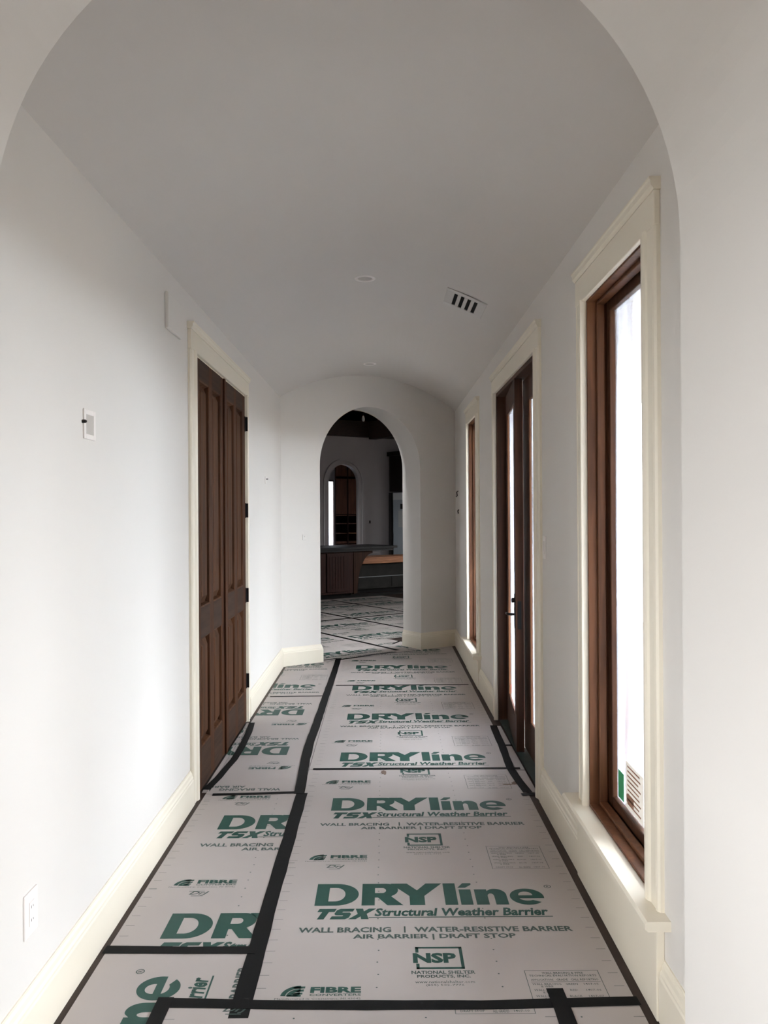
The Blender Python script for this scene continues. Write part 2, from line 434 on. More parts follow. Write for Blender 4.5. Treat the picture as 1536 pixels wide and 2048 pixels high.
def leaf_right(hinge_y, sgn, width, ang, with_handle, st=0.115):
    """glazed leaf; hinge at hinge_y, runs to -y (sgn=-1) or +y; local x = thickness away from the hall"""
    root = empty('door_leaf', (XR + 0.067, hinge_y, 0), ang); root.parent = dr
    z0, z1 = 0.02, DR[3] - 0.034
    a, b = (-width, 0) if sgn < 0 else (0, width)
    for (p, q) in ((a, a + st), (b - st, b)):
        MB().box(0, 0.05, p, q, z0, z1).build('stile', M_ext, root, bevel=0.002)
    MB().box(0, 0.05, a + st, b - st, z0, 0.22).build('bottom_rail', M_ext, root)
    MB().box(0, 0.05, a + st, b - st, z1 - 0.14, z1).build('top_rail', M_ext, root)
    ring(MB(), 0.002, 0.016, a + st, b - st, 0.22, z1 - 0.14, 0.012).build('glazing_bead', M_win, root, bevel=0.003)
    MB().box(0.019, 0.023, a + st, b - st, 0.22, z1 - 0.14).build('pane', M_film, root)
    if with_handle:
        MB().box(-0.006, 0.0, a + 0.030, a + 0.066, 0.80, 1.02).build('handle_plate', M_black, root, bevel=0.002)
        h = MB().tube([(-0.004, a + 0.048, 0.89), (-0.042, a + 0.048, 0.89), (-0.048, a + 0.060, 0.89), (-0.050, a + 0.15, 0.885)], 0.008)
        h.build('lever_handle', M_black, root, smooth=True)
        MB().lathe([(0.0, 0), (0.016, 0.0), (0.016, -0.016), (0.010, -0.02)], (-0.004, a + 0.048, 0.98), 16, 'x').build('thumb_turn', M_black, root)
        MB().box(0.012, 0.036, a - 0.002, a, 0.80, 0.98).build('latch_plate', M_black, root)
        MB().box(0.016, 0.0186, b - st - 0.075, b - st - 0.035, 0.25, 0.305).build('red_sticker', M_red, root)
    return root
leaf_right(DR[1] - 0.035, -1, 0.86, -math.radians(4.8), True)
leaf_right(DR[0] + 0.035, 1, 0.852, 0.0, False, 0.21)

# ------------------------------------------------------------------ printed lettering (flat ink shapes)
BF = None
def text_raw(s, offset=0.0, res=2, shear=0.0):
    cu = bpy.data.curves.new('tmp', 'FONT'); cu.body = s; cu.size = 1; cu.offset = offset; cu.resolution_u = res; cu.shear = shear
    cu.fill_mode = 'FRONT'
    o = bpy.data.objects.new('tmp', cu); COL.objects.link(o)
    bpy.context.view_layer.update()
    me = bpy.data.meshes.new_from_object(o.evaluated_get(bpy.context.evaluated_depsgraph_get()))
    v = [(p.co.x, p.co.y) for p in me.vertices]; f = [list(p.vertices) for p in me.polygons]
    bpy.data.objects.remove(o); bpy.data.curves.remove(cu); bpy.data.meshes.remove(me)
    return v, f
def curve_raw(paths):
    cu = bpy.data.curves.new('tmp', 'CURVE'); cu.dimensions = '2D'; cu.fill_mode = 'BOTH'
    for pth in paths:
        sp = cu.splines.new('POLY'); sp.points.add(len(pth) - 1); sp.use_cyclic_u = True
        for i, (x, y) in enumerate(pth): sp.points[i].co = (x, y, 0, 1)
    o = bpy.data.objects.new('tmp', cu); COL.objects.link(o); bpy.context.view_layer.update()
    me = bpy.data.meshes.new_from_object(o.evaluated_get(bpy.context.evaluated_depsgraph_get()))
    v = [(p.co.x, p.co.y) for p in me.vertices]; f = [list(p.vertices) for p in me.polygons]
    bpy.data.objects.remove(o); bpy.data.curves.remove(cu); bpy.data.meshes.remove(me)
    return v, f
class Ink:
    def __init__(s): s.v = []; s.f = []; s.m = []; s.mi = 0
    def add(s, vf):
        n = len(s.v); s.v += vf[0]; s.f += [[n + i for i in q] for q in vf[1]]; s.m += [s.mi] * len(vf[1])
    def text(s, t, x0, x1, y0, y1, offset=0.0, shear=0.0, res=2):
        v, f = text_raw(t, offset, res, shear)
        a0 = min(p[0] for p in v); a1 = max(p[0] for p in v); b0 = min(p[1] for p in v); b1 = max(p[1] for p in v)
        s.add(([(x0 + (p[0] - a0) / (a1 - a0) * (x1 - x0), y0 + (p[1] - b0) / (b1 - b0) * (y1 - y0)) for p in v], f))
    def rect(s, x0, x1, y0, y1):
        s.add(([(x0, y0), (x1, y0), (x1, y1), (x0, y1)], [[0, 1, 2, 3]]))
    def quad(s, *p): s.add((list(p), [list(range(len(p)))]))
    def shape(s, paths, sx=1.0, ox=0.0, oy=0.0):
        v, f = curve_raw(paths)
        s.add(([(ox + p[0] * sx, oy + p[1] * sx) for p in v], f))
class Pen:
    """routes strokes into the current print block with ink colour mi"""
    def __init__(s, mi): s.mi = mi
    def __getattr__(s, k):
        BLOCK['cur'].mi = s.mi
        return getattr(BLOCK['cur'], k)
BLOCK = {'all': []}
def block(name):
    BLOCK['cur'] = Ink(); BLOCK['all'].append((name, BLOCK['cur']))

def arc(cx, cy, rx, ry, a0, a1, n=14):
    return [(cx + rx * math.cos(math.radians(a0 + (a1 - a0) * i / n)), cy + ry * math.sin(math.radians(a0 + (a1 - a0) * i / n))) for i in range(n + 1)]

G = Pen(0)      # green ink
S = Pen(1)      # thin grey-green ink
block('printed_title')
mm = 0.001
LX = -0.455
def L(paths): G.shape(paths, mm, LX, 0)
L([[(0, 0)] + arc(82, 95, 90, 95, -90, 90, 20) + [(0, 190)], [(52, 36), (52, 154)] + arc(78, 95, 40, 59, 90, -90, 14)])
L([[(185, 0), (237, 0), (237, 66), (250, 66), (287, 0), (350, 0), (303, 76)] + arc(283, 132, 48, 58, -60, 90, 12) + [(185, 190)],
   [(237, 106), (237, 150)] + arc(266, 128, 16, 22, 90, -90, 8)])
L([[(376, 0), (436, 0), (436, 78), (512, 190), (446, 190), (408, 128), (368, 190), (300, 190), (376, 78)]])
G.rect(LX + 0.516, LX + 0.566, 0, 0.19)
G.rect(LX + 0.578, LX + 0.626, 0, 0.133)
L([[(574, 148), (606, 148), (632, 176), (632, 190), (598, 190)]])
L([[(640, 0), (690, 0), (690, 66)] + arc(703, 72, 13, 24, 180, 0, 8) + [(716, 0), (766, 0)] + arc(722, 84, 44, 53, 0, 110, 10) + [(690, 118), (690, 133), (640, 133)]])
L([arc(846, 67, 68, 70, -12, 322, 36)[0:0] + [(913, 52)] + arc(846, 67, 68, 70, 0, 318, 34) + arc(846, 62, 34, 30, 305, 200, 8) + [(816, 52)],
   [(814, 78)] + arc(842, 82, 28, 28, 170, 10, 10) + [(870, 78)]])
for i in range(12):   # registered mark
    a, b = 2 * PI * i / 12, 2 * PI * (i + 1) / 12
    cx_, cy_ = LX + 0.945, 0.155
    S.quad(*[(cx_ + r * math.cos(t), cy_ + r * math.sin(t)) for r, t in ((0.015, a), (0.015, b), (0.0115, b), (0.0115, a))])
S.text('R', LX + 0.940, LX + 0.951, 0.148, 0.162, 0.01)
block('printed_subtitle')
def block_letters(paths, sh=0.30, sx=0.00076, ox=-0.460, oy=-0.110, sy=0.001):
    G.shape([[((x + y * sh / 0.76) * sx, y * sy) for (x, y) in pth] for pth in paths], 1.0, ox, oy)
block_letters([[(4, 84), (92, 84), (92, 58), (64, 58), (64, 0), (30, 0), (30, 58), (4, 58)]])
block_letters([[(184, 84), (112, 84), (98, 72), (98, 42), (110, 32), (148, 32), (148, 24), (94, 24), (94, 0), (170, 0), (184, 12), (184, 42), (172, 53), (134, 53), (134, 61), (184, 61)]])
block_letters([[(188, 84), (226, 84), (240, 62), (256, 84), (294, 84), (262, 42), (290, 0), (252, 0), (240, 22), (224, 0), (186, 0), (217, 42)]])
G.text('Structural Weather Barrier', -0.218, 0.452, -0.088, -0.024, 0.034, 0.18)
G.rect(-0.24, 0.462, -0.100, -0.094)
block('printed_slogan')
S.text('WALL BRACING', -0.498, -0.155, -0.209, -0.171, 0.032)
S.rect(-0.108, -0.102, -0.212, -0.166)
S.text('WATER-RESISTIVE BARRIER', -0.070, 0.515, -0.209, -0.171, 0.032)
S.text('AIR BARRIER | DRAFT STOP', -0.295, 0.298, -0.264, -0.222, 0.032)
# boxed initials
block('printed_boxed_initials')
bx0, bx1, by0, by1, q = -0.072, 0.092, -0.457, -0.314, 0.011
G.rect(bx0, bx1, by1 - q, by1); G.rect(bx0, bx1, by0, by0 + q); G.rect(bx1 - q, bx1, by0, by1)
G.rect(bx0, bx0 + q, by1 - 0.038, by1); G.rect(bx0, bx0 + q, by0, by0 + 0.034)
G.text('NSP', -0.082, 0.068, -0.420, -0.354, 0.05)
S.text('NATIONAL SHELTER', -0.090, 0.124, -0.487, -0.467, 0.026)
S.text('PRODUCTS, INC.', -0.072, 0.106, -0.512, -0.492, 0.026)
S.text('www.nationalshelter.com', -0.080, 0.116, -0.541, -0.526, 0.0, 0, 1)
S.text('(855) 502-7776', -0.045, 0.080, -0.560, -0.547, 0.0, 0, 1)
# shell mark and converter name
block('printed_shell_mark')
fx, fy = -0.518, -0.612
for k in range(3):
    r0, r1 = 0.008 + k * 0.018, 0.023 + k * 0.018
    a0, a1 = 90, 178
    pts = arc(fx + 0.066, fy + 0.002, r1 * 1.05, r1, a0, a1, 8) + arc(fx + 0.066, fy + 0.002, r0 * 1.05, r0, a1, a0, 8)
    G.shape([pts])
G.quad((fx + 0.024, fy), (fx + 0.070, fy), (fx + 0.070, fy + 0.009), (fx + 0.030, fy + 0.009))
G.quad((fx + 0.034, fy + 0.012), (fx + 0.074, fy + 0.012), (fx + 0.074, fy + 0.022), (fx + 0.050, fy + 0.020))
G.quad((fx + 0.052, fy + 0.026), (fx + 0.077, fy + 0.028), (fx + 0.077, fy + 0.040), (fx + 0.058, fy + 0.036))
G.quad((fx + 0.050, fy + 0.044), (fx + 0.080, fy + 0.046), (fx + 0.080, fy + 0.057), (fx + 0.036, fy + 0.056))
G.text('FIBRE', -0.420, -0.256, -0.592, -0.558, 0.045)
G.text('CONVERTERS', -0.421, -0.256, -0.609, -0.597, 0.012)
S.text('Manufactured in Constantine, MI 49042', -0.530, -0.256, -0.630, -0.619, 0.0, 0, 1)
block('printed_certifier_mark')
S.text('DrJ', -0.432, -0.352, -0.700, -0.664, 0.02, 0.4); S.rect(-0.436, -0.372, -0.664, -0.660); S.rect(-0.420, -0.372, -0.706, -0.702)
S.rect(-0.62 + 0.012, -0.62 + 0.045, -0.640, -0.636)
# evaluation table
block('printed_table')
tx0, tx1, ty0, ty1 = 0.288, 0.535, -0.712, -0.470
for (a, b, c, d) in ((tx0, tx1, ty1 - 0.002, ty1), (tx0, tx1, ty0, ty0 + 0.002), (tx0, tx0 + 0.002, ty0, ty1), (tx1 - 0.002, tx1, ty0, ty1)): S.rect(a, b, c, d)
S.text('WALL BRACING & WRB', 0.345, 0.482, -0.491, -0.480, 0.008, 0, 1)
S.text('TECHNICAL EVALUATION REPORTS', 0.300, 0.523, -0.507, -0.496, 0.008, 0, 1)
S.text('APPLICATION   GRADE   CALL REPORTNO', 0.302, 0.524, -0.531, -0.520, 0.008, 0, 1)
S.rect(0.300, 0.528, -0.5395, -0.5375)
for k, (g_, no) in enumerate((('GREEN', '1407-05'), ('RED', '1407-06'), ('BLACK', '1407-07'), ('BLUE', '1407-08'))):
    yy = -0.556 - k * 0.034
    S.text('WALL BRACING', 0.302, 0.396, yy, yy + 0.011, 0.004, 0, 1); S.text('& WRB', 0.328, 0.368, yy - 0.013, yy - 0.003, 0.004, 0, 1)
    w_ = 0.008 * len(g_); S.text(g_, 0.430 - w_ / 2, 0.430 + w_ / 2, yy, yy + 0.010, 0.004, 0, 1)
    S.text(no, 0.470, 0.518, yy, yy + 0.010, 0.004, 0, 1)
S.text('DRAFT STOP', 0.305, 0.380, -0.702, -0.691, 0.004, 0, 1); S.text('ALL GRADES', 0.405, 0.455, -0.705, -0.690, 0.004, 0, 1); S.text('1407-10', 0.470, 0.518, -0.702, -0.691, 0.004, 0, 1)

def clip_mesh(name, V, Fc, MI, poly, z, parent, mats):
    """flat ink faces cut to the convex, counter-clockwise board outline"""
    if not V: return None
    xs = [p[0] for p in V]; ys = [p[1] for p in V]; inside = True
    for i in range(len(poly)):
        a, b = poly[i], poly[(i + 1) % len(poly)]; d = (b[0] - a[0], b[1] - a[1])
        c = [d[0] * (q - a[1]) - d[1] * (p - a[0]) for p in (min(xs), max(xs)) for q in (min(ys), max(ys))]
        if max(c) <= 0: return None
        if min(c) < 0: inside = False
    bm = bmesh.new()
    vs = [bm.verts.new((x, y, z)) for (x, y) in V]
    for f, mi in zip(Fc, MI):
        try: bm.faces.new([vs[i] for i in f]).material_index = mi
        except ValueError: pass
    if not inside:
        for i in range(len(poly)):
            a, b = Vector(poly[i]), Vector(poly[(i + 1) % len(poly)]); d = (b - a).normalized()
            bmesh.ops.bisect_plane(bm, geom=bm.verts[:] + bm.edges[:] + bm.faces[:], plane_co=(a.x, a.y, z), plane_no=(d.y, -d.x, 0), clear_outer=True)
    if not bm.faces: bm.free(); return None
    bm.normal_update()
    for f in bm.faces:
        if f.normal.z < 0: f.normal_flip()
    me = bpy.data.meshes.new(name); bm.to_mesh(me); bm.free()
    for m in mats: me.materials.append(m)
    o = bpy.data.objects.new(name, me); COL.objects.link(o); o.parent = parent
    return o

BT = 0.004
def board(poly, units, label, marks=None, fn=None, group=None, z0=0.0005, clip=None):
    """one fibreboard sheet: poly in plan (ccw), units = prints (x, y, angle), marks = (axis angle frame) of nail dots and edge ticks"""
    m = MB().prism(poly, 'z', z0, z0 + BT)
    cx_ = sum(p[0] for p in poly) / len(poly); cy_ = sum(p[1] for p in poly) / len(poly)
    o = m.build('protection_board', M_board)
    ex = []
    if marks:
        (x0, x1, y0, y1, rot) = marks           # sheet edges along its length
        ca, sa = math.cos(rot), math.sin(rot)
        def T(x, y): return (x * ca - y * sa, x * sa + y * ca)
        y = y0 + 0.02
        while y < y1:
            for fx_ in (1 / 3, 2 / 3):
                xx = x0 + (x1 - x0) * fx_ + random.uniform(-.003, .003); r = 0.0035
                ex.append([T(xx + r * math.cos(t * PI / 3), y + r * math.sin(t * PI / 3)) for t in range(6)])
            for (a, b) in ((x0 + 0.012, x0 + 0.045), (x1 - 0.045, x1 - 0.012)):
                ex.append([T(a, y - 0.001), T(b, y - 0.001), T(b, y + 0.001), T(a, y + 0.001)])
            y += 0.0762
    zt = z0 + BT + 0.0004
    full, poly = poly, (clip or poly)
    kids = [o]
    for (px, py, an) in units:
        ca, sa = math.cos(an), math.sin(an)
        for (nm, ink) in BLOCK['all']:
            q = clip_mesh(nm, [(px + x * ca - y * sa, py + x * sa + y * ca) for (x, y) in ink.v], ink.f, ink.m, poly, zt, o, (M_green, M_grey))
            if q: kids.append(q)
    if ex:
        V = [p for r in ex for p in r]; Fc = []; n = 0
        for r in ex: Fc.append(list(range(n, n + len(r)))); n += len(r)
        q = clip_mesh('spacing_marks', V, Fc, [0] * len(Fc), poly, zt, o, (M_grey,))
        if q: q['kind'] = 'stuff'; kids.append(q)
    for q in kids: q.data.transform(Matrix.Translation((-cx_, -cy_, 0)))
    o.location = (cx_, cy_, 0)
    tag(o, label, 'floor protection board', 'printed protection boards laid over the floor')
    return o
def rp(x0, x1, y0, y1): return [(x0, y0), (x1, y0), (x1, y1), (x0, y1)]
R_ = math.radians
g = 0.0015
board(rp(-0.455 + g, 0.786, 2.595, 4.995), [(0.176, 3.26, 0), (0.176, 4.30, 0), (0.176, 5.34, 0)], 'largest white board in the foreground with two complete big green titles', (-0.434, 0.786, 2.60, 4.99, 0))
board(rp(-0.455 + g, 0.786, 5.0, 7.425), [(0.176, 5.155, 0), (0.176, 6.19, 0), (0.176, 7.22, 0), (0.176, 8.26, 0)], 'white board between the second and third black cross tapes on the right side', (-0.434, 0.786, 5.0, 7.42, 0))
dl0, dl1 = K(-1.1, -0.03), K(1.2, -0.03)
yd = lambda x: dl0[1] + (x - dl0[0]) * ST / CT
board([(-0.455 + g, 7.43), (0.786, 7.43), (0.786, yd(0.786)), (-0.455 + g, yd(-0.455))], [(0.176, 8.215, 0), (0.176, 9.25, 0)], 'white board reaching the dark arched opening, cut diagonally at its far end', (-0.434, 0.786, 7.43, 9.6, 0))
board(rp(-0.985, -0.457, 2.937, 4.568), [(-0.365, 3.015, 0), (-0.365, 4.055, 0), (-0.365, 5.095, 0)], 'narrow left board with upright green letters DR before the left door', (-0.985, 0.235, 2.94, 4.56, 0))
board([(-0.985, 4.570), (-0.457, 4.570), (-0.457, 6.995), (-0.985, 6.995)], [(-1.08, 4.45, PI), (-1.08, 5.49, PI), (-1.08, 6.53, PI)], 'left board beside the wooden double door with its green letters upside down')
board([(-0.985, 7.0), (-0.457, 7.0), (-0.457, yd(-0.457)), (-0.985, yd(-0.985))], [(-1.07, 7.34, 0), (-1.07, 8.40, 0)], 'short left board at the foot of the far wall corner')
board([(-0.985, 1.75), (-0.705, 1.75), (-0.705, 2.597), (-0.457, 2.597), (-0.457, 2.933), (-0.985, 2.933)], [(-0.672, 2.31, PI / 2)], 'board in the lower left with green letters n and e turned sideways', clip=rp(-0.985, -0.457, 1.75, 2.933))
board(rp(-0.698, 0.543, 1.75, 2.592), [(-0.075, 3.26, 0), (-0.075, 2.22, 0)], 'board nearest the camera below the long black cross tape', (-0.69, 0.53, 1.75, 2.55, 0), z0=0.0018)
board(rp(0.547, 0.790, 1.75, 2.592), [], 'small plain board at the bottom right by the baseboard', (0.19, 0.80, 1.75, 2.55, 0))
for (a, b, lab) in ((4.57, 4.955, 'nearest'), (4.965, 5.475, 'middle'), (5.485, 5.985, 'farthest')):
    board(rp(0.789, 0.838, a, b), [], lab + ' of three narrow filler strips at the right door sill')
MB_ = board(rp(-1.012, -0.988, 4.60, 6.12), [(-1.08, 5.49, PI)], 'thin filler strip along the foot of the left wooden double door')

# boards in the room beyond the far arch
def kboard(s0, s1, t0, t1, units, label, cut=None):
    poly = [K(s0 + g, t0 + g), K(s1 - g, t0 + g), K(s1 - g, t1 - g), K(s0 + g, t1 - g)]
    u = [(*K(a, b), TH) for (a, b) in units]
    return board(poly, u, label)
kboard(-0.63, 0.40, 0.0, 2.80, [(-0.2, 0.25), (-0.2, 1.28), (-0.2, 2.32)], 'kitchen board just through the far arch on the left')
kboard(0.40, 0.63, 0.0, 0.36, [(1.0, 0.25)], 'small kitchen board against the right foot of the far arch')
kboard(0.40, 0.80, 0.37, 2.80, [(0.96, 1.15), (0.96, 2.18), (0.96, 3.2)], 'narrow kitchen board left of the bare brown gap by the arch foot')
kboard(0.80, 1.52, 0.88, 2.80, [(0.96, 1.15), (0.96, 2.18), (0.96, 3.2)], 'kitchen board just beyond the bare brown gap by the arch foot')
kboard(0.40, 1.52, 2.80, 5.30, [(0.96, 3.4), (0.96, 4.45)], 'far kitchen board left of centre before the island')
kboard(1.52, 2.64, 0.60, 2.80, [(2.08, 1.5), (2.08, 2.5)], 'kitchen board hidden partly behind the right arch foot')
kboard(1.52, 2.64, 2.80, 4.44, [(2.08, 3.1), (2.08, 4.1)], 'kitchen board in the middle of the diagonal tape grid')
kboard(1.52, 2.64, 4.44, 5.30, [(2.08, 4.9)], 'short kitchen board along the foot of the island')
kboard(2.64, 3.76, 2.80, 4.44, [(3.2, 3.1), (3.2, 4.1)], 'kitchen board at the right edge of the arch view')
kboard(2.64, 3.76, 4.44, 5.30, [(3.2, 4.9)], 'kitchen board in front of the lumber slab')

# ------------------------------------------------------------------ tapes
def tape(path, wd, label, z=0.0055, wob=0.002):
    P = []
    for i in range(len(path) - 1):
        a, b = Vector(path[i]), Vector(path[i + 1]); n = max(1, int((b - a).length / 0.12))
        for k in range(n): P.append(a.lerp(b, k / n))
    P.append(Vector(path[-1]))
    mb = MB(); 
    for i, p in enumerate(P):
        d = (P[min(i + 1, len(P) - 1)] - P[max(i - 1, 0)]).normalized(); nrm = Vector((-d.y, d.x))
        o1, o2 = random.uniform(-wob, wob), random.uniform(-wob, wob)
        a = p + nrm * (wd / 2 + o1); b = p - nrm * (wd / 2 + o2)
        mb.v += [(a.x, a.y, z), (b.x, b.y, z), (a.x, a.y, z + 0.0006), (b.x, b.y, z + 0.0006)]
    for i in range(len(P) - 1):
        n = i * 4
        mb.f += [[n, n + 1, n + 5, n + 4], [n + 2, n + 6, n + 7, n + 3], [n, n + 4, n + 6, n + 2], [n + 1, n + 3, n + 7, n + 5]]
    mb.f += [[0, 2, 3, 1], [len(mb.v) - 4, len(mb.v) - 3, len(mb.v) - 1, len(mb.v) - 2]]
    o = mb.build('tape_strip', M_tape)
    c = P[0]; move_to(o, c.x, c.y, 0)
    tag(o, label, 'tape', 'black tape strips over the board seams')
    return o
tape([(-0.452, 2.535), (-0.456, 3.2), (-0.455, 4.575)], 0.062, 'long black tape running from the foreground between the two nearest printed boards')
tape([(-0.470, 4.56), (-0.494, 5.2), (-0.500, 5.6), (-0.494, 6.1), (-0.488, 7.2), (-0.482, 8.0), (-0.481, 8.80)], 0.060, 'long black tape running up the hall from the left door to the far arch', 0.0066)
tape([(-0.43, 5.0), (0.815, 4.99)], 0.034, 'thin black cross tape level with the right door', 0.0062)
tape([(-0.69, 2.617), (-0.3, 2.60), (0.30, 2.593), (0.795, 2.610)], 0.050, 'black cross tape along the bottom of the picture', 0.0066)
tape([(-0.700, 2.645), (-0.702, 2.2), (-0.70, 1.78)], 0.052, 'black tape running off the bottom of the picture at lower left', 0.0075)
tape([(0.545, 2.68), (0.549, 2.2), (0.55, 1.78)], 0.055, 'black tape running off the bottom of the picture at lower right', 0.0075)
tape([(-0.995, 2.940), (-0.70, 2.932), (-0.457, 2.930)], 0.050, 'black cross tape below the largest left letters DR', 0.0062)
tape([(-0.945, 4.555), (-0.70, 4.570), (-0.47, 4.585)], 0.034, 'black cross tape on the left by the near door casing', 0.0062)
tape([(-0.998, 4.64), (-0.972, 4.85), (-0.945, 5.2), (-0.942, 5.5), (-0.955, 5.85), (-0.975, 6.12)], 0.045, 'bowed black tape along the foot of the wooden double door')
tape([(-0.43, 7.43), (0.755, 7.42)], 0.026, 'farthest thin black cross tape on the right side boards', 0.0062)
tape([(-0.96, 6.99), (-0.49, 7.005)], 0.026, 'thin black cross tape below the upright letters line on the left')
tape([(0.787, 6.00), (0.776, 5.5), (0.757, 5.0), (0.768, 4.75), (0.787, 4.56)], 0.050, 'bowed black tape along the sill of the right glass door')
tape([(0.745, 4.525), (0.815, 4.53)], 0.035, 'short black tape tab at the near end of the right door sill', 0.0072)
tape([(0.785, 5.48), (0.842, 5.48)], 0.035, 'tiny black tape tab between two filler strips at the right door', 0.0072)
tape([(-0.505, yd(-0.505) + .0), K(0.0, 0.02), K(0.32, 0.02)], 0.030, 'thin black tape across the threshold of the far arch')
tape([K(-0.62, 0.06), K(-0.42, 0.05)], 0.03, 'short black tape at the left foot of the far arch')
tape([K(0.40, 0.10), K(0.40, 2.0), K(0.40, 4.4)], 0.055, 'nearest diagonal kitchen tape starting at the arch threshold')
tape([K(1.52, 0.9), K(1.52, 4.4)], 0.055, 'second diagonal kitchen tape running down to the right')
tape([K(2.60, 2.9), K(2.60, 5.2)], 0.055, 'third diagonal kitchen tape, farthest to the right')
tape([K(-0.4, 2.78), K(1.0, 2.80), K(2.6, 2.82)], 0.055, 'kitchen tape crossing the diagonals and rising to the right', 0.0063)
tape([K(1.53, 4.44), K(3.4, 4.44)], 0.055, 'farthest kitchen cross tape just before the island', 0.0063)
tape([K(0.62, 0.50), K(0.80, 0.62)], 0.03, 'short black tape by the bare floor gap at the right arch foot', 0.0063)

# small brown scuffs on the boards
M_scuff = mat('brown_scuff', (122, 104, 94), 0.8, 0.1, 0.2, 30)
for (x, y, rx, ry) in ((-0.005, 4.93, 0.020, 0.05), (0.70, 4.70, 0.045, 0.012), (0.74, 4.72, 0.018, 0.035)):
    pts = [(x + rx * math.cos(t) * random.uniform(.6, 1.1), y + ry * math.sin(t) * random.uniform(.6, 1.1)) for t in [k * PI / 8 for k in range(16)]]
    q = MB().prism(pts, 'z', 0.00485, 0.00505).build('scuff_mark', M_scuff)
    par = bpy.data.objects['protection_board']; q.data.transform(Matrix.Translation((-par.location.x, -par.location.y, 0))); q.parent = par

# dark sheet at the door sill
s_ = MB().prism([(0.846, 4.56), (0.905, 4.56), (0.925, 5.0), (0.915, 5.6), (0.905, 6.12), (0.848, 6.12), (0.842, 5.3)], 'z', 0.0125, 0.0165).build('sill_sheet', M_sill)
move_to(s_, 0.88, 5.3, 0); s_.location.z = 0.0; tag(s_, 'dark green protective sheet lying on the sill of the right glass door', 'plastic sheet')

# ------------------------------------------------------------------ small wall and ceiling items
# recessed ceiling lights
for (x, y, lab) in ((-0.105, 5.25, 'nearer round white recessed ceiling light'), (-0.125, 8.25, 'farther small round recessed ceiling light near the end wall')):
    z = vc + math.sqrt(vr ** 2 - (x - xm) ** 2)
    e = empty('ceiling_light', (x, y, z))
    MB().lathe([(0.044, 0.012), (0.046, -0.004), (0.060, -0.007), (0.066, -0.004), (0.067, 0.012)], (0, 0, 0), 40).build('trim_ring', M_white, e, smooth=True)
    MB().lathe([(0.0, -0.001), (0.046, -0.0015), (0.046, 0.006), (0, 0.006)][1:3], (0, 0, 0), 32).build('lens', M_plategrey, e)
    tag(e, lab, 'ceiling light', 'recessed lights along the vault')
# supply register on the vault
xv, yv = 0.537, 5.35
zv = vc + math.sqrt(vr ** 2 - (xv - xm) ** 2)
ve = empty('air_vent', (xv, yv, zv)); slope = math.atan2(-(xv - xm), zv - vc)
ve.rotation_euler = (0, -slope, 0); ve.location = (xv, yv, zv)
m = MB(); W_, L_ = 0.135, 0.19
xs = [-0.075, -0.030, 0.015, 0.060]; sw = 0.011; sl = 0.135
edges = [-W_] + [v for x in xs for v in (x - sw + 0.006, x + sw + 0.006)] + [W_]
for i in range(0, len(edges), 2): m.box(edges[i], edges[i + 1], -sl, sl, -0.010, -0.004)
m.box(-W_, W_, -L_, -sl, -0.010, -0.004); m.box(-W_, W_, sl, L_, -0.010, -0.004)
m.build('face_plate', mat('register_paint', (196, 192, 188), 0.5), ve, bevel=0.002)
MB().box(-W_ + 0.01, W_ - 0.01, -L_ + 0.01, L_ - 0.01, -0.004, 0.010).build('duct_opening', M_dark, ve)
for k in (0, 1, 2, 3):
    MB().box(xs[k] + 0.004, xs[k] + 0.0055, -sl, sl, -0.0095, -0.0045).build('slat', M_dark, ve)
tag(ve, 'rectangular white air register with four dark slots on the vaulted ceiling', 'air vent')
# chime box high on the left wall
cb = MB().prism([(XL, 2.43), (XL + 0.014, 2.43), (XL + 0.018, 2.436), (XL + 0.018, 2.598), (XL + 0.013, 2.605), (XL, 2.605)], 'y', 3.94, 4.21).build('chime_box', M_wall, bevel=0.004)
move_to(cb, XL, 4.07, 2.43); tag(cb, 'white painted chime box high on the left wall before the door casing', 'chime box')
# open low-voltage plate with a wire
e = empty('control_plate', (XL, 2.91, 1.86))
ring(MB(), 0, 0.006, -0.056, 0.056, -0.052, 0.052, 0.018).build('plate_frame', M_white, e, bevel=0.002)
MB().box(0, 0.0035, -0.038, 0.038, -0.034, 0.034).build('plate_centre', M_plategrey, e)
MB().lathe([(0.0, 0), (0.006, 0.0), (0.006, 0.012), (0.003, 0.016)][1:], (0, -0.062, 0.006), 10, 'x').build('anchor_screw', M_black, e)
tag(e, 'small white control plate with grey centre at eye height on left wall', 'wall plate')
# outlet low on the left wall
e = empty('wall_outlet', (XL, 2.405, 0.395))
MB().box(0, 0.006, -0.044, 0.044, -0.063, 0.063).build('cover_plate', M_white, e, bevel=0.002)
MB().box(0.006, 0.0085, -0.017, 0.017, -0.034, 0.034).build('receptacle', M_white, e, bevel=0.0015)
m = MB()
for zc in (-0.019, 0.019):
    m.box(0.0085, 0.0088, -0.007, -0.005, zc - 0.004, zc + 0.004).box(0.0085, 0.0088, 0.005, 0.007, zc - 0.003, zc + 0.003)
m.build('slot', M_dark, e)
tag(e, 'white rectangular outlet low on the left wall above the baseboard', 'outlet')
# bracket and nail beyond the left door
e = empty('wall_bracket', (XL, 7.27, 1.84))
MB().box(0, 0.008, -0.025, 0.025, -0.030, 0.030).build('backing', M_white, e, bevel=0.002)
MB().lathe([(0.004, 0), (0.004, 0.02)], (0.006, -0.004, 0.008), 8, 'x').build('screw', M_black, e)
tag(e, 'tiny white bracket with a dark screw on the left wall beyond the wooden door', 'wall bracket')
